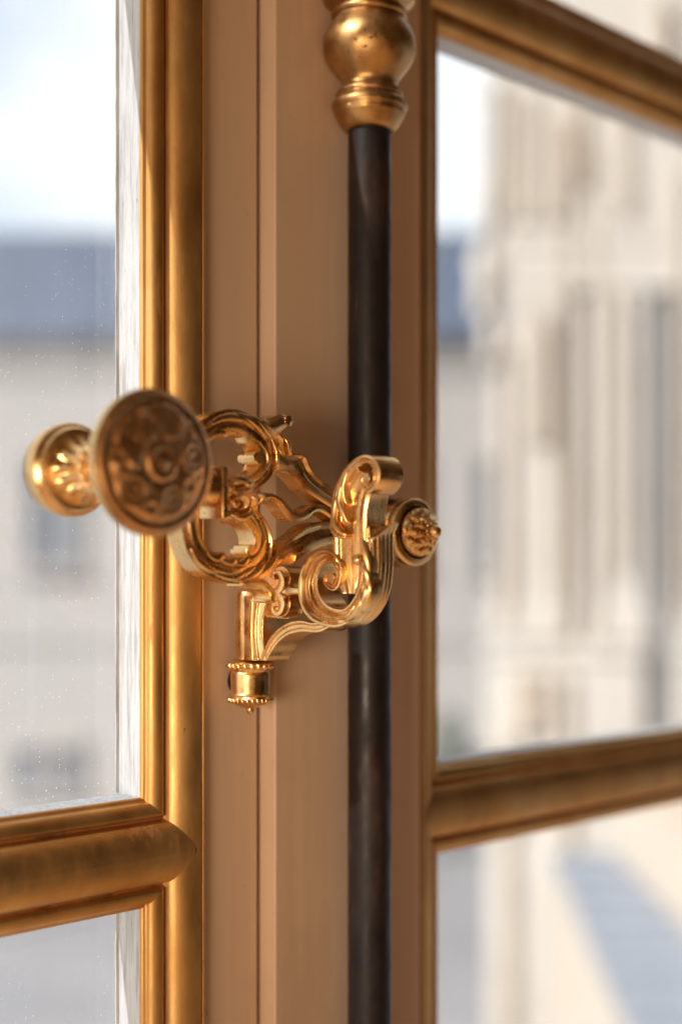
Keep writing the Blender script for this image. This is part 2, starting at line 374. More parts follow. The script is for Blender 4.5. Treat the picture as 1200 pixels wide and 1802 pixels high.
for (pa, pb, ya, yb, dd) in ((982, 1000, 300, 1125, .06), (905, 935, 170, 395, .20), (870, 885, 150, 380, .19), (955, 1000, 210, 390, .22), (1008, 1030, 150, 330, .18), (930, 960, 560, 780, .19), (880, 892, 600, 1100, .18),
        (1040, 1050, 240, 1120, .07), (900, 960, 1180, 1290, .44), (1080, 1092, 500, 1000, .15), (1190, 1200, 300, 1100, .2), (985, 1000, 1180, 1800, .43), (880, 900, 1300, 1800, .44), (1085, 1110, 170, 380, .2), (1150, 1172, 0, 120, .1)):
    bm = bmesh.new(); vbox(bm, (PX(pa, DW), PX(pb, DW)), (DW-.115-dd*.2, DW-.007), (PZ(yb, DW), PZ(ya, DW))); finish(bm, 'carved_panel', M_TAN, wing, smooth=0, bevel=.03)
for (pa, pb, ya, yb) in ((846, 876, 120, 300), (838, 872, 300, 420), (828, 868, 440, 560), (846, 872, 560, 640)):
    bm = bmesh.new(); ca = V(PX((pa+pb)/2, DW), DW-.1, 0); r_ = (PX(pb, DW)-PX(pa, DW))/2; z0_, z1_ = PZ(yb, DW), PZ(ya, DW)
    lathe(bm, [(r_*.6, z0_), (r_, z0_+(z1_-z0_)*.2), (r_*.75, z0_+(z1_-z0_)*.5), (r_*1.1, z0_+(z1_-z0_)*.8), (r_*.5, z1_)], (ca.x, ca.y, 0), seg=24); finish(bm, 'carved_trophy', M_STONE, wing)
anx = thing('low_annexe', 'low stone annexe with a pale blue-grey lead roof below the right panes', 'building', V(2.4, 12, -8))
bm = bmesh.new(); pts = [(PX(965, 15), 14.9), (PX(1075, 15), 14.9), (2.75, 7), (1.72, 7)]
ZB = -3.0
a = [bm.verts.new(V(x, d, ZB)) for x, d in pts]; b = [bm.verts.new(V(x, d, -8)) for x, d in pts]
for i in range(4): bm.faces.new((a[i], a[(i+1) % 4], b[(i+1) % 4], b[i]))
finish(bm, 'wall', M_TAN, anx, smooth=0)
bm = bmesh.new(); a = [bm.verts.new(V(x, d, ZB+.05)) for x, d in pts]; b = [bm.verts.new(V(x, d, ZB+.004)) for x, d in pts]
bm.faces.new(a); [bm.faces.new((a[i], a[(i+1) % 4], b[(i+1) % 4], b[i])) for i in range(4)]
finish(bm, 'roof', M_LEAD, anx, smooth=0)
for k in range(9):
    d_ = 7.6+k*.85; f_ = (d_-7)/7.9; xa = 1.72+(PX(965, 15)-1.72)*f_; xb = 2.75+(PX(1075, 15)-2.75)*f_
    bm = bmesh.new(); vbox(bm, (xa+.02, xb-.02), (d_, d_+.07), (ZB+.052, ZB+.11)); finish(bm, 'seam', M_LEAD, anx, smooth=0)
bm = bmesh.new(); q0 = [(PX(1085, 15), 14.9), (2.78, 7), (3.6, 7), (4.3, 14.9)]
a = [bm.verts.new(V(x, d, ZB+.75)) for x, d in q0]; b = [bm.verts.new(V(x, d, -8)) for x, d in q0]
bm.faces.new(a); [bm.faces.new((a[i], a[(i+1) % 4], b[(i+1) % 4], b[i])) for i in range(4)]
finish(bm, 'parapet', M_TAN, anx, smooth=0)

bush = thing('clipped_shrub', 'small dull green clipped shrub standing in front of the far grey building', 'shrub', V(PX(792, 40), 40, -8))
bm = bmesh.new()
for k in range(120):
    a = random.uniform(0, 2*PI); h = random.uniform(0, 1); r = (1-h*.75)*.75*math.sqrt(random.random())
    ball(bm, V(PX(792, 40)+r*math.cos(a), 40+r*math.sin(a), -7.4+h*3.4), random.uniform(.10, .2), seg=6)
finish(bm, 'crown', M_GREEN, bush)
bm = bmesh.new(); c = V(PX(792, 40), 40, 0); lathe(bm, [(.12, -8), (.1, -6.8)], (c.x, c.y, 0), seg=10); finish(bm, 'trunk', M_DARK, bush)

bm = bmesh.new(); box(bm, (-4, .004, -2.2), (-.6605, .058, 3.2)); o = finish(bm, 'wall', M_TAUPE, smooth=0); o['kind'] = 'structure'  # unseen wall left of the window, added to keep side sun out
# ------------------------------------------------------------------ window sashes
YF, YE, YG = .010, .0158, .0345      # stile face, gilt edge, glass
ang = [i*PI/2/10 for i in range(11)]
PROF = [(.0, .0172), (.0002, .0160), (.0010, .0154), (.0020, .0150)]
PROF += [(.0022+.0062*(1-math.cos(t)), .0146-.0040*math.sin(t)) for t in ang]           # small roll, convex
PROF += [(.0090, .0110), (.0094, .0122)]
CREV = len(PROF)
PROF += [(.0100, .0133), (.0108, .0131), (.0112, .0122)]
CREV2 = len(PROF)
PROF += [(.0260-.0146*math.cos(t), .0121-.0081*math.sin(t)) for t in ang[1:]]            # half of the big torus
def side(bm, rect, which, prof=PROF):
    x0, x1, z0, z1 = rect
    A, B = [], []
    for i, (s, y) in enumerate(prof):
        s0 = .0205; m_ = s if s < s0 else s0+(s-s0)*.45; w_ = s if s < s0 else min(.026, s0+(s-s0)/.45)
        if which == 'B': a, b = (x0-m_, y, z0-s), (x1+m_, y, z0-s)
        if which == 'T': a, b = (x0-m_, y, z1+s), (x1+m_, y, z1+s)
        if which == 'L': a, b = (x0-s, y, z0-w_), (x0-s, y, z1+w_)
        if which == 'R': a, b = (x1+s, y, z0-w_), (x1+s, y, z1+w_)
        A.append(Vector(a)); B.append(Vector(b))
    K = 24; rows = []
    for k in range(K+1):
        rows.append([bm.verts.new(p.lerp(q_, k/K) + Vector((0, .00015*noise.noise(p.lerp(q_, k/K)*60), 0))) for p, q_ in zip(A, B)])
    for k in range(K):
        for i in range(len(prof)-1):
            f = bm.faces.new((rows[k][i], rows[k][i+1], rows[k+1][i+1], rows[k+1][i]))
            f.material_index = 1 if CREV-1 <= i < CREV2-1 else 0
def wedge(b, ax, a0, a1, c0, c1):
    # tapering putty slope on the outdoor side of a bar or stile
    y0, y1 = YG+.0012, .040; k = min(.018, (a1-a0)*.42)
    pts = [(a0+.0005, y0), (a1-.0005, y0), (a1-k, y1), (a0+k, y1)]
    mk_ = (lambda a, y, c: (a, y, c)) if ax == 'X' else (lambda a, y, c: (c, y, a))
    A = [b.verts.new(mk_(a, y, c0)) for a, y in pts]; B = [b.verts.new(mk_(a, y, c1)) for a, y in pts]
    b.faces.new(A); b.faces.new(B)
    for i in range(4): b.faces.new((A[i], A[(i+1) % 4], B[(i+1) % 4], B[i]))
def sash(label, x0, x1, zs, stiles, matg):
    """zs: list of (z0,z1) apertures, bottom first"""
    s = thing('window_sash', label, 'window', ((x0+x1)/2, .02, zs[0][0]))
    # mouldings down each side of the panes
    for which, sx in (('L', -1), ('R', 1)):
        b = bmesh.new()
        for (z0, z1) in zs: side(b, (x0, x1, z0, z1), which)
        xe = (x0 if which == 'L' else x1) + sx*.026
        zz0, zz1 = zs[0][0]-.03, zs[-1][1]+.03
        pr = [(0, .0040), (.0006, .0046), (.0008, .0062), (.0012, .0062), (.0016, .0052), (.0022, .0048), (.0028, .0052), (.0031, .0068), (.0032, .0105)]
        K = 160; rows = []
        for k in range(K+1):
            z = zz0+(zz1-zz0)*k/K
            rows.append([b.verts.new((xe+sx*u_ + (.00018*noise.noise(Vector((u_*900, 3, z*90))) if i_ > 1 else 0), y, z)) for i_, (u_, y) in enumerate(pr)])
        for k in range(K):
            for i in range(len(pr)-1):
                b.faces.new((rows[k][i], rows[k][i+1], rows[k+1][i+1], rows[k+1][i])).material_index = 1 if i in (1, 2, 3, 7) else 0
        finish(b, 'side_moulding', [M_LEAF, M_BOLE], s, smooth=50)
    # glazing bars
    for i in range(len(zs)+1):
        b = bmesh.new()
        if i < len(zs): side(b, (x0, x1, *zs[i]), 'B')
        if i > 0: side(b, (x0, x1, *zs[i-1]), 'T')
        zlo = zs[i-1][1] if i > 0 else zs[0][0]-.052
        zhi = zs[i][0] if i < len(zs) else zs[-1][1]+.052
        gb = finish(b, 'glazing_bar', [M_LEAF, M_BOLE], s, smooth=50)
        b = bmesh.new(); box(b, (x0, .0172, zlo), (x1, YG-.0006, zhi)); wedge(b, 'Z', zlo, zhi, x0, x1)
        finish(b, 'rabbet', M_WHITE, gb, smooth=0, bevel=.0004)
    b = bmesh.new()
    za, zb_ = zs[0][0]-.06, zs[-1][1]+.06
    for xa, xb in ((x0-.028, x0), (x1, x1+.028)):
        box(b, (xa, .0173, za), (xb, YG+.0008, zb_))
        wedge(b, 'X', xa if xa < x0 else xa, xb, za, zb_)
    finish(b, 'rabbet', M_WHITE, s, smooth=0)
    for (z0, z1) in zs:
        b = bmesh.new(); v = [b.verts.new(p) for p in ((x0+.0003, YG, z0+.0003), (x1-.0003, YG, z0+.0003), (x1-.0003, YG, z1-.0003), (x0+.0003, YG, z1-.0003))]; b.faces.new(v)
        finish(b, 'window_pane', matg, s, smooth=0)
        for (xa, xb) in ((x0+.0004, x0+.0016), (x1-.0016, x1-.0004)):
            b = bmesh.new(); K = 60     # thin uneven line of putty along the glass
            rows = []
            for k in range(K+1):
                z = z0+.0004+(z1-z0-.0008)*k/K; w__ = .0004*noise.noise(Vector((xa*50, 0, z*120)))
                o1 = w__ if xa > (x0+x1)/2 else 0; o2 = w__ if xa < (x0+x1)/2 else 0
                rows.append([b.verts.new((xa+o1, YG-.0007, z)), b.verts.new((xb+o2, YG-.0009, z)), b.verts.new((xb+o2, YG-.0001, z)), b.verts.new((xa+o1, YG-.0001, z))])
            for k in range(K):
                for i in range(4): b.faces.new((rows[k][i], rows[k][(i+1) % 4], rows[k+1][(i+1) % 4], rows[k+1][i]))
            finish(b, 'putty', M_WHITE, s, smooth=0)
    for (nm, a_, b_) in stiles:
        b = bmesh.new(); box(b, a_, b_); finish(b, nm, M_TAUPE, s, smooth=30, bevel=.0009)
    return s
ZL, ZH = -.9, 1.5
H = .418
sash('left window sash in taupe paint with gilded mouldings and dusty glass, behind the round knob', -.587, -.137,
     [(-.106-.052-H, -.158), (-.106, .312), (.364, .364+H)],
     [('stile', (-.1078, YF, ZL), (-.0699, .052, ZH)), ('stile', (-.66, YF, ZL), (-.6162, .052, ZH))], M_GLASS)
sash('right window sash in taupe paint with gilded mouldings, receding behind the dark rod', .072, .522,
     [(-.162-H, -.162), (-.110, .307), (.359, .359+H)],
     [('batten', (-.0672, 0, ZL), (.0400, .0118, ZH)), ('stile', (-.0668, .0121, ZL), (.0428, .052, ZH)), ('stile', (.5512, YF, ZL), (.60, .052, ZH))], M_GLASS2)

# ------------------------------------------------------------------ rod with finial and knuckle
XP, YP = -.0208, -.020
rod = thing('bolt_rod', 'dark iron espagnolette rod standing upright in front of the window', 'window bolt', (XP, YP, -.8))
SC = .721/F
bm = bmesh.new(); lathe(bm, [(.0110, ZL), (.0110, -.2), (.0110, .2), (.0108, .236)], (XP, YP, 0), seg=64)
finish(bm, 'rod', M_IRON, rod, smooth=30)
bm = bmesh.new()
pr = [(232, 41), (230, 45), (224, 50), (214, 56), (207, 60), (202, 63), (198, 62), (195, 65), (190, 67), (184, 66), (179, 62), (175, 58), (172, 57), (170, 59), (166, 59), (162, 56), (159, 53), (156, 48), (150, 47), (142, 52),
      (130, 62), (118, 71), (105, 78), (92, 82), (80, 82), (68, 80), (56, 75), (46, 69), (38, 63), (35, 62), (32, 66), (28, 67), (24, 66), (20, 62), (15, 64), (11, 72), (6, 79), (0, 82), (-6, 81), (-12, 76), (-16, 70), (-22, 72), (-30, 76), (-45, 70), (-70, 55), (-100, 48), (-110, 60), (-120, 62), (-130, 40)]
lathe(bm, [(r*SC, (HY-y)*SC) for y, r in pr], (XP, YP, 0), seg=72, disp=lambda r, h, a: (.0004*noise.noise(Vector((math.cos(a)*4, math.sin(a)*4, h*200))), 0))
finish(bm, 'finial', M_MATTE, rod, smooth=60)
ZK = onY(724, 937, -.048).z
kn = bmesh.new()
lathe(kn, [(.009, -.018), (.0150, -.030), (.0172, -.034), (.0172, -.046), (.0166, -.0475), (.0170, -.049), (.0166, -.0515), (.0155, -.0525), (.0132, -.0528), (.0130, -.0505), (.003, -.0505)], (XP, 0, ZK), 'Y', 72)
lathe(kn, [(.0122, ZK-.017), (.0135, ZK-.014), (.0135, ZK+.014), (.0122, ZK+.017)], (XP, YP, 0), 'Z', 56)
knuckle = finish(kn, 'knuckle', M_BRONZE, rod, smooth=35, bevel=.0004)
rs = bmesh.new()
def petal(r, h, a):
    k = r/.0122
    if k > .96 or k < .2: return (0, 0)
    return (0, -.0011*math.cos(8*a + 2*math.sin(k*9))*math.sin(PI*min(1, k)) - .0006*math.cos(16*a)*k)
pp = [(.0120, -.0506), (.0121, -.0535), (.0119, -.0545)]
pp += [(.0119*math.cos(t), -.0545-.0052*math.sin(t)) for t in [i*PI/2/16 for i in range(1, 15)]] + [(.0026, -.0602), (.0020, -.0615)]
lathe(rs, pp, (XP, 0, ZK), 'Y', 96, petal)
ball(rs, (XP, -.0640, ZK), .0034); 
for k in range(8):
    a = 2*PI*k/8+.2; ball(rs, (XP+.0052*math.cos(a), -.0590, ZK+.0052*math.sin(a)), .0018, (1, 1, 1))
    a += PI/8; ball(rs, (XP+.0098*math.cos(a), -.0562, ZK+.0098*math.sin(a)), .0014, (1, 1, 1))
rosette = finish(rs, 'rosette', M_BRONZE, knuckle, smooth=50)
bm = bmesh.new(); lathe(bm, [(.0129, -.0507), (.0129, -.0512), (.0123, -.0512), (.0123, -.0507)], (XP, 0, ZK), 'Y', 48); finish(bm, 'gap_ring', M_DARK, knuckle)
bm = bmesh.new()
for k in range(11): ball(bm, onY(676+2.2*math.sin(k), 882+k*4.6, -.040), .00145, seg=10)
finish(bm, 'beading', M_BRONZE, knuckle)

# ------------------------------------------------------------------ lever handle
PY = ('Y', -.048)
lever = thing('lever_handle', 'openwork gilt bronze lever handle of paired C scrolls ending in a round knob', 'window handle', (XP, -.042, ZK))
bm = bmesh.new(); TH = .0105
ribbon(bm, [(318,880),(318,830),(325,785),(338,755),(357,738),(380,726),(405,720),(430,725),(455,738),(474,757),(484,780),(487,805),(482,830),(470,848),(452,862)],
           [(353,880),(353,840),(356,808),(363,789),(375,773),(391,768),(411,766),(429,770),(444,778),(456,789),(464,804),(466,820),(461,834),(454,841),(443,848)], PY, TH, MOULD)
ribbon(bm, [(318,880),(317,905),(320,930),(328,965),(342,990),(360,1008),(385,1020),(412,1027),(440,1026),(460,1012),(475,990),(480,965),(478,940),(468,915),(452,898)],
           [(353,880),(352,905),(353,929),(358,950),(368,964),(383,974),(401,981),(417,982),(433,978),(445,970),(454,958),(458,943),(453,926),(443,910),(438,902)], PY, TH, MOULD)
ribbon(bm, [(470,750),(490,760),(505,777),(517,797),(537,801),(547,822),(565,843),(588,861),(620,880),(660,905),(715,925)],
           [(484,800),(484,815),(487,829),(503,832),(515,837),(528,850),(542,865),(583,892),(615,908),(650,930),(715,945)], PY, TH-.0005, MOULD, off=-.0003, hs=.0013)
ribbon(bm, [(467,972),(480,952),(497,955),(520,942),(540,925),(555,920),(577,917),(610,918),(650,925),(715,932)],
           [(455,1022),(470,1014),(484,1004),(500,992),(517,992),(542,975),(575,960),(610,955),(650,952),(715,950)], PY, TH-.0007, MOULD, off=-.0004, hs=.0013)
ribbon(bm, [(444,866),(470,867),(485,869),(500,877),(512,890),(522,900),(535,901),(545,894),(558,888),(575,890),(600,905),(650,920)],
           [(444,888),(466,886),(478,881),(492,889),(502,903),(515,915),(533,918),(548,912),(558,903),(570,902),(598,920),(650,940)], PY, TH-.001, RND, off=-.0004, hs=.0006)
# volutes turned inwards
ribbon(bm, [(447,812),(445,803),(450,796),(459,794),(468,801),(471,816),(465,833),(450,846),(430,852),(408,854)],
           [(453,810),(452,806),(454,804),(457,805),(459,810),(457,819),(451,828),(440,836),(425,843),(405,848)], PY, TH-.0002, [(0,0),(.1,.3),(.5,.4),(.9,.3),(1,0)], off=.0004)
ribbon(bm, [(432,966),(433,974),(440,978),(449,974),(457,962),(458,945),(450,925),(436,910),(415,900),(400,897)],
           [(439,964),(440,967),(442,968),(445,965),(447,957),(446,945),(440,932),(428,921),(410,912),(398,909)], PY, TH-.0002, [(0,0),(.1,.3),(.5,.4),(.9,.3),(1,0)], off=.0004)
for c_, r_ in (((455,808), .0022), ((441,966), .0021)):
    p = onY(*c_, -.048); lathe(bm, [(r_, -.0489), (r_*1.0, -.0385)], (p.x, 0, p.z), 'Y', 20)
arm = finish(bm, 'arm', M_BRONZE, lever, smooth=28, bevel=.00035)
# acanthus leaves on the scrolls
bm = bmesh.new()
ribbon(bm, [(436,727),(460,735),(478,735),(493,729),(505,731),(512,738),(511,747),(505,751),(499,749)],
           [(446,750),(462,763),(480,769),(493,764),(502,757),(506,751),(505,746),(503,744),(500,744)], PY, .010, RND, off=.0014, hs=.0012)
leaf_up = bm; bm = bmesh.new()
ribbon(bm, [(425,1024),(447,1018),(465,1020),(480,1033),(487,1046),(485,1056),(476,1060),(467,1058)],
           [(425,1031),(445,1034),(458,1036),(466,1042),(473,1048),(476,1052),(474,1055),(468,1055)], PY, .010, RND, off=.0014, hs=.0012)
up = [([(362,752),(385,738),(410,735),(432,742),(447,756)], .0026), ([(400,728),(425,732),(447,745),(462,762),(468,775)], .0022), ([(425,728),(450,740),(468,758),(476,772)], .0020), ([(445,735),(466,748),(482,764)], .0019),
      ([(372,760),(392,752),(415,752),(430,762),(436,780)], .0030), ([(362,772),(378,762),(392,764),(398,772)], .0026), ([(478,775),(485,795),(486,812),(488,825)], .0016), ([(456,778),(468,795),(470,815),(462,834)], .0018)]
lo = [([(335,965),(350,988),(372,1003),(395,1006)], .0024), ([(355,985),(380,1000),(405,1006),(425,1000),(440,990)], .0026), ([(375,1008),(405,1016),(430,1010),(450,996)], .0024), ([(400,1020),(430,1018),(455,1004),(466,988)], .0022),
      ([(364,972),(378,982),(390,978),(394,972)], .0026), ([(388,984),(402,990),(412,986),(414,979)], .0026), ([(410,990),(424,992),(434,984),(438,976)], .0022), ([(450,1015),(470,1000),(482,985),(490,968)], .0019)]
up.append(([(500,770),(506,785),(508,800)], .0016)); lo.append(([(492,985),(505,975),(515,965)], .0018))
for b_, grp in ((leaf_up, up), (bm, lo)):
    for pts, w_ in grp: stroke(b_, pts, w_*.8, PY, h=.0016, off=.0003, base=.006)
    finish(b_, 'acanthus_leaf', M_BRONZE, arm, smooth=50)
bm = bmesh.new(); p = onY(504, 741, -.048); lathe(bm, [(.0015, -.0502), (.0024, -.0498), (.0026, -.0485), (.0026, -.0400), (.0018, -.0390)], (p.x, 0, p.z), 'Y', 24)
finish(bm, 'leaf_tip', M_BRONZE, arm, smooth=40)
bm = bmesh.new(); p = onY(477, 1053, -.048); lathe(bm, [(.0015, -.0502), (.0020, -.0498), (.0022, -.0485), (.0022, -.0400), (.0018, -.0390)], (p.x, 0, p.z), 'Y', 24)
finish(bm, 'leaf_tip', M_BRONZE, arm, smooth=40)
# carved boss where the scrolls meet
bm = bmesh.new()
for pts, w_, h_ in [([(398,850),(415,846),(435,850),(448,858)], .0030, .004), ([(396,862),(412,866),(432,862),(446,856)], .0028, .005), ([(398,893),(402,880),(413,874),(424,880),(424,893),(414,897)], .0021, .006),
                    ([(404,905),(420,912),(434,905),(440,892)], .0024, .004), ([(430,868),(440,880),(440,896)], .0026, .005), ([(398,872),(420,870),(442,872),(455,878)], .0022, .0045), ([(446,868),(456,876),(448,888)], .0022, .004), ([(398,845),(412,850),(428,845)], .0020, .0045)]:
    stroke(bm, pts, w_, PY, h=h_, base=.010)
ball(bm, onY(413, 886, -.050), .0024); ball(bm, onY(404, 858, -.0515), .0023); ball(bm, onY(436, 852, -.051), .002)
a_ = onY(398, 905, -.044); b_ = onY(446, 850, -.044); box(bm, (a_.x, -.047, a_.z), (b_.x, -.038, b_.z))
finish(bm, 'boss', M_BRONZE, lever, smooth=50, bevel=.0003)
XK = -.2030; ZKN = .0420
bm = bmesh.new()
p = onY(383, 867, -.049); box(bm, (p.x-.0016, -.0545, p.z-.0112), (p.x+.0016, -.0385, p.z+.0112))
lathe(bm, [(.0052, XK+.006), (.0050, XK+.02), (.0070, p.x-.012), (.0088, p.x-.0018)], (0, -.0455, ZKN-.006), 'X', 28)
lathe(bm, [(.006, p.x+.0017), (.0055, p.x+.010)], (0, -.0455, p.z), 'X', 24)
finish(bm, 'stem', M_BRONZE, lever, smooth=40, bevel=.0005)
# knob: small back button, leafed neck, large relief disc facing the room
bm = bmesh.new()
back = [(.002, -.0115), (.009, -.0118), (.0150, -.0135), (.0184, -.0165), (.0196, -.0205), (.0196, -.0245), (.0190, -.0260), (.0180, -.0266), (.0174, -.0276), (.0168, -.0288)]
neck = [(.0168-.0086*math.sin(t), -.0290-.0165*(1-math.cos(t))) for t in [i*PI/2/14 for i in range(1, 15)]]
front = [(.0084, -.048), (.0088, -.056), (.0112, -.0615), (.0150, -.0665), (.0220, -.0705), (.0272, -.0742), (.0287, -.0768), (.0289, -.0790), (.0286, -.0800), (.0278, -.0804)]
def leafy(r, h, a):
    if -.0455 < h < -.0300 and r < .0168: return (-.0014*abs(math.sin(6*a))*math.sin(PI*(h+.0455)/.0155)*1.4, -.0010*math.cos(12*a)*math.sin(PI*(h+.0455)/.0155))
    return (0, 0)
lathe(bm, back+neck+front, (XK, 0, ZKN), 'Y', 120, leafy)
for k in range(14):
    a = 2*PI*k/14; ball(bm, (XK+.0094*math.cos(a), -.0440, ZKN+.0094*math.sin(a)), .0017, seg=8)
knob = finish(bm, 'knob', M_BRONZE, lever, smooth=45)
bm = bmesh.new(); RD = .0278
def relief(x, z):
    r = math.hypot(x, z)/RD; a = math.atan2(z, x); h = .0
    g = lambda d, s: math.exp(-(d/s)**2)
    h += 1.4*g(r-.93, .05) - .5*g(r-.84, .05)
    h += 2.6*g(r, .10) + 1.6*g(r-.22, .045) - .6*g(r-.30, .04)
    n_ = 5
    for k in range(n_):
        b = 2*PI*k/n_ + 1.35
        for (rad, ang_off, R0, amp, s) in ((.58, 0, .20, 1.5, .05), (.58, 0, .09, .9, .04), (.62, .63, .10, 1.5, .05), (.43, .63, 0, 1.4, .07), (.76, .34, 0, 1.1, .05), (.76, -.34, 0, 1.1, .05), (.74, .63, 0, 1.3, .06)):
            cx_, cz_ = rad*math.cos(b+ang_off), rad*math.sin(b+ang_off)
            d = math.hypot(x/RD-cx_, z/RD-cz_); th = math.atan2(z/RD-cz_, x/RD-cx_)
            sw = .04*math.sin(th*1+b) if R0 > .05 else 0
            h += amp*g(d-R0-sw, s)
    h += .35*noise.noise(Vector((x*300, z*300, 1)))
    return h*.00048
NR, NA = 64, 200; rings = []
for i in range(NR+1):
    r = RD*(i+.02)/(NR+.02); ring = []
    for k in range(NA):
        a = 2*PI*k/NA; x, z = r*math.cos(a), r*math.sin(a)
        dome = .0045*(1-(r/RD)**2)
        rl = relief(x, z)*(1 if i < NR else 0)
        ring.append(bm.verts.new((XK+x, -.0807-dome-rl, ZKN+z)))
    rings.append(ring)
bm.faces.new(rings[0])
for A, B in zip(rings, rings[1:]):
    for k in range(NA): bm.faces.new((A[k], A[(k+1) % NA], B[(k+1) % NA], B[k]))
finish(bm, 'relief_disc', M_KNOB, knob, smooth=80)

# ------------------------------------------------------------------ handle rest (swinging keeper)
XB = -.094; PX_ = ('X', XB); TB = .0140
rest = thing('handle_rest', 'gilt bronze scrolled bracket hinged on the sash, hooking up in front of the lever', 'bracket', (-.087, -.004, -.06))
HXc, HYc = -.087, -.004
t_ = (HYc-CY+HXc-CX)/2/R2; sc = t_/F            # metres per photo pixel at the hinge
def hz(y): return (HY-y)*sc
bm = bmesh.new()
lathe(bm, [(.0066, hz(1160)), (.0072, hz(1157)), (.0072, hz(1050)), (.0064, hz(1040))], (HXc, HYc, 0), seg=48)
finish(bm, 'hinge_barrel', M_BRONZE, rest, smooth=40, bevel=.0003)
bm = bmesh.new()
pr = [(1163, 30), (1165, 36), (1170, 37), (1177, 36), (1181, 33), (1183, 34), (1187, 35), (1218, 34), (1221, 35), (1224, 39), (1228, 39), (1231, 36), (1238, 30), (1243, 20), (1245, 10), (1247, 7), (1250, 7), (1255, 5), (1257, 2)]
lathe(bm, [(r*sc, hz(y)) for y, r in pr], (HXc, HYc, 0), seg=64)
acorn = finish(bm, 'hinge_cap', M_BRONZE, rest, smooth=40)
bm = bmesh.new()
for k in range(20):
    a = 2*PI*k/20; ball(bm, (HXc+37.5*sc*math.cos(a), HYc+37.5*sc*math.sin(a), hz(1171)), .00165, seg=12)
for k in range(26):
    a = 2*PI*k/26; ball(bm, (HXc+37*sc*math.cos(a), HYc+37*sc*math.sin(a), hz(1231)), .00115, (1, 1, 1.2), seg=10)
finish(bm, 'beading', M_BRONZE, acorn)
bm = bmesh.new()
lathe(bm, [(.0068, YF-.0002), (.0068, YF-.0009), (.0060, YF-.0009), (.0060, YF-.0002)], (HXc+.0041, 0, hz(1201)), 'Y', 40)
finish(bm, 'notch_shade', M_DARK, rest)  # near-black disc standing in for the shade of a notch behind the cap
# body panel and spandrel arm
bm = bmesh.new()
ribbon(bm, [(438,1162),(438,1130),(438,1090),(438,1052)], [(471,1162),(463,1128),(463,1090),(472,1052)], PX_, TB, [(0,0),(.12,0),(.2,0),(.24,-.9),(.36,-.9),(.4,.1),(.5,.2),(.56,-.9),(.8,-1.6),(.9,-.2),(1,0)])
box(bm, (XB+.0005, -.0155, hz(1160)), (XB+TB-.0005, -.006, hz(1048)))
ribbon(bm, [(574,1092),(550,1096),(530,1092),(510,1095),(492,1105),(477,1120),(466,1140),(457,1162)],
           [(580,1104),(560,1113),(532,1112),(507,1118),(489,1132),(479,1147),(473,1156),(470,1163)], PX_, TB, [(0,.1),(.2,.3),(.32,-.6),(.62,-.8),(.75,.2),(1,.1)], off=.0002)
finish(bm, 'spandrel', M_BRONZE, rest, smooth=32, bevel=.0004)
# lower C scroll with leaf, upright post and top volute
bm = bmesh.new()
ribbon(bm, [(650,925),(653,960),(653,1000),(648,1040),(636,1070),(615,1095),(595,1105),(575,1104),(550,1095),(535,1080),(527,1062),(524,1040),(526,1015),(535,990),(550,974),(572,967),(590,975),(601,992),(602,1012),(598,1032),(588,1040),(576,1035),(569,1024),(572,1012),(578,1009)],
           [(643,932),(640,965),(636,1000),(631,1032),(620,1055),(607,1070),(596,1073),(583,1070),(572,1063),(564,1052),(559,1040),(557,1020),(561,1005),(567,994),(575,989),(584,991),(589,1000),(590,1010),(587,1020),(583,1025),(580,1025),(578,1021),(577,1018),(578,1014),(580,1012)],
       PX_, TB, CHAN, hs=.0015, taper=lambda k: min(1, k*8+.2)*min(1, (1-k)*4+.15), n=7)
finish(bm, 'lower_scroll', M_BRONZE, rest, smooth=30, bevel=.0004)
bm = bmesh.new()
ribbon(bm, [(600,1045),(586,1005),(583,965),(583,925),(588,885),(600,850),(622,822)],
           [(622,1046),(634,1015),(636,975),(636,930),(638,895),(642,870),(650,848)], PX_, TB-.001, [(0,0),(.10,0),(.14,-.5),(.24,-.5),(.30,-2.0),(.40,-2.6),(.5,-2.8),(.55,-2.2),(.68,-2.2),(.74,-2.7),(.82,-1.6),(.86,-.3),(1,-.2)], off=-.0009)
ribbon(bm, [(637,975),(634,930),(635,900),(637,875),(641,862)], [(647,975),(645,930),(646,900),(649,880),(653,868)], PX_, TB-.002, RND, off=.0006, hs=.0007)
finish(bm, 'post', M_BRONZE, rest, smooth=32, bevel=.0004)
bm = bmesh.new()
ribbon(bm, [(582,930),(584,887),(591,855),(606,825),(625,807),(643,800),(660,805),(670,822),(671,842),(661,861),(648,870),(638,862),(634,849),(637,837),(645,831)],
           [(594,930),(597,890),(604,862),(618,836),(632,821),(645,815),(653,820),(656,831),(656,843),(652,851),(648,854),(645,852),(644,848),(645,843),(648,839)],
       PX_, TB, [(0,-.5),(.08,.1),(.3,.5),(.5,.3),(.62,-.5),(.75,-.7),(.88,.0),(1,-.4)], hs=.0012, off=.0006, taper=lambda k: min(1, k*5+.2)*min(1, (1-k)*4+.2), n=7)
p = onX(645, 842, XB); lathe(bm, [(.0024, XB-.0006), (.0024, XB+TB-.001)], (0, p.y, p.z), 'X', 24)
p = onX(583, 1017, XB); lathe(bm, [(.0022, XB-.0004), (.0022, XB+TB-.001)], (0, p.y, p.z), 'X', 24)
finish(bm, 'top_volute', M_BRONZE, rest, smooth=30, bevel=.0004)
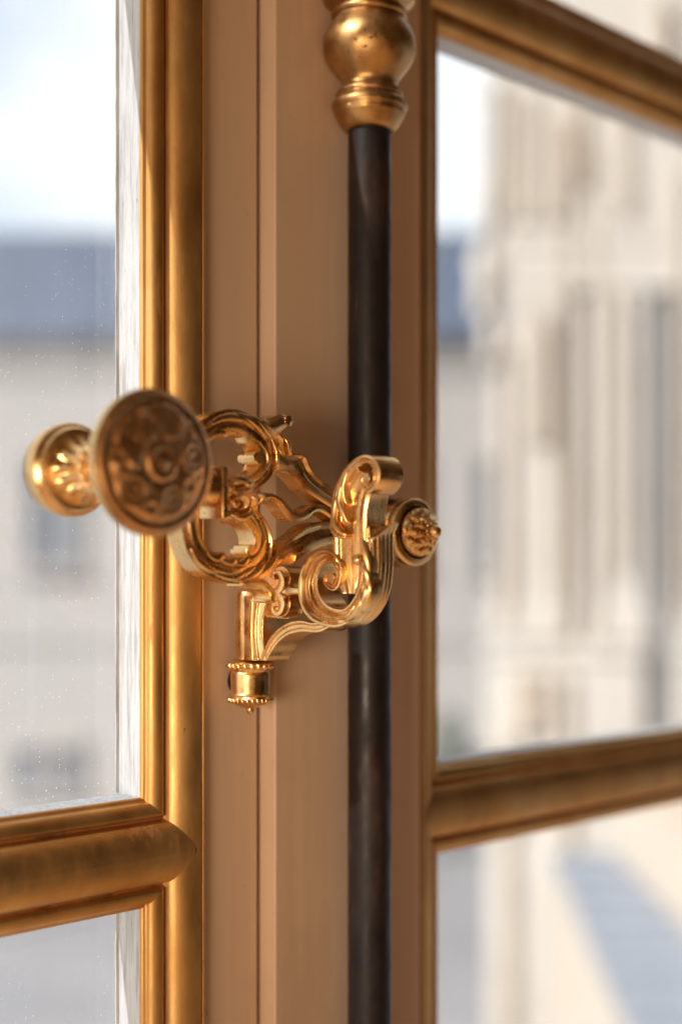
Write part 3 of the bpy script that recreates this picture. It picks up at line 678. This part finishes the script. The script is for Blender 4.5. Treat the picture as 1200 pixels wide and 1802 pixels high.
# leaves carved on the bracket
bm = bmesh.new()
for pts, w_, h_ in [([(607,838),(600,865),(599,885),(606,905),(612,921)], .0020, .0022), ([(594,870),(589,900),(592,925),(604,938),(611,942)], .0022, .0022), ([(612,830),(606,852),(606,872),(610,888)], .0013, .0016),
                    ([(586,905),(586,930),(596,943),(608,946)], .0014, .0018),
                    ([(637,945),(645,965),(650,990),(652,1015)], .0020, .0030), ([(631,986),(643,996),(650,1015),(648,1045)], .0020, .0030), ([(640,1018),(648,1035),(642,1062),(630,1080)], .0018, .0026),
                    ([(633,1042),(638,1060),(626,1080),(606,1096)], .0018, .0024), ([(645,1005),(654,1030),(648,1060),(636,1078)], .0014, .0022), ([(628,1062),(618,1080),(600,1092)], .0012, .002)]:
    stroke(bm, pts, w_, PX_, h=h_, base=.005)
ball(bm, onX(630, 985, XB-.001), .0025)
finish(bm, 'leaf_vein', M_BRONZE, rest, smooth=50); bm = bmesh.new()
# outer leaf sweeping round the back of the scroll, with its veins
stripes = lambda k, q: .0009*abs(math.sin(q*PI*4.0))*min(1, k*6)*min(1, (1-k)*5)
def sweep_leaf(bm, pts, x0, x1, flare):
    P = [onX(px, py, XB) for px, py in pts]; P = cr_spline(P, 6); M = len(P); rows = []
    for i in range(M):
        T = (P[min(i+1, M-1)]-P[max(i-1, 0)]).normalized(); nn = T.cross(Vector((1, 0, 0))).normalized(); row = []
        k = i/(M-1)
        for j in range(25):
            q = j/24; x = x0+(x1-x0)*q
            row.append(bm.verts.new(Vector((x, P[i].y, P[i].z)) + nn*(flare(k, q)+.0007*abs(math.sin(q*PI*5))*min(1, k*5+.3)*min(1, (1-k)*4))))
        for j in (24, 0):
            x = x0+(x1-x0)*j/24; row.append(bm.verts.new(Vector((x, P[i].y, P[i].z)) - nn*.0025))
        if k < .22:
            for j, v_ in enumerate(row):
                q = j/24 if j < 25 else (1 if j == 25 else 0)
                v_.co.z -= .0078*(abs(q-.8)/.8)**1.5*(1-k/.22); v_.co.y -= .0012*(1-k/.22)*q
        rows.append(row)
    for a, b in zip(rows, rows[1:]):
        for j in range(27): bm.faces.new((a[j], a[(j+1) % 27], b[(j+1) % 27], b[j]))
    bm.faces.new(rows[0]); bm.faces.new(rows[-1])
sweep_leaf(bm, [(652,918),(652,935),(652,960),(652,1000),(647,1040),(635,1070),(616,1093),(596,1103)], XB+.0002, XB+TB+.0005, lambda k, q: .0010*math.sin(q*PI)+.0022*(1-min(1, k*6)))
finish(bm, 'acanthus_leaf', M_BRONZE, rest, smooth=50)
# little paired volutes between barrel and scroll
bm = bmesh.new()
rp = [(0,0),(.2,.3),(.8,.3),(1,0)]
ribbon(bm, [(476,1048),(490,1046),(499,1034),(500,1018),(494,1006),(485,1003),(478,1008),(477,1017),(483,1020)], [(474,1038),(484,1036),(489,1029),(491,1020),(489,1013),(486,1011),(483,1012),(482,1014),(484,1016)], PX_, .011, rp)
ribbon(bm, [(474,1044),(488,1042),(499,1052),(500,1068),(495,1080),(486,1085),(477,1080),(476,1070),(482,1066)], [(474,1054),(483,1053),(489,1058),(491,1066),(489,1073),(486,1075),(483,1074),(481,1071),(483,1069)], PX_, .011, rp)
p = onX(512, 1040, XB+.004)
lathe(bm, [(.0016, -.0015), (.003, -.004), (.0036, -.0065), (.0030, -.009), (.0020, -.0105), (.0020, -.020)], (p.x, p.y+.009, p.z), 'Y', 24)
for y_ in (1020, 1062):
    q_ = onX(503, y_, XB+.006); lathe(bm, [(.0062, XB+.003), (.0066, XB+.004), (.0066, XB+.012), (.006, XB+.0125)], (0, q_.y, q_.z), 'X', 32)
q_ = onX(488, 1044, XB+.002); box(bm, (XB+.0018, q_.y-.0042, q_.z-.0098), (XB+.0042, q_.y+.0042, q_.z+.0098))
q_ = onX(486, 1042, XB+.008); box(bm, (XB+.0085, q_.y-.008, q_.z-.0125), (XB+.0105, q_.y+.012, q_.z+.0125))
q_ = onX(488, 1042, XB+.004); box(bm, (XB+.003, q_.y-.004, q_.z-.012), (XB+.011, q_.y+.010, q_.z+.010))
finish(bm, 'small_volute', M_BRONZE, rest, smooth=35, bevel=.0003)
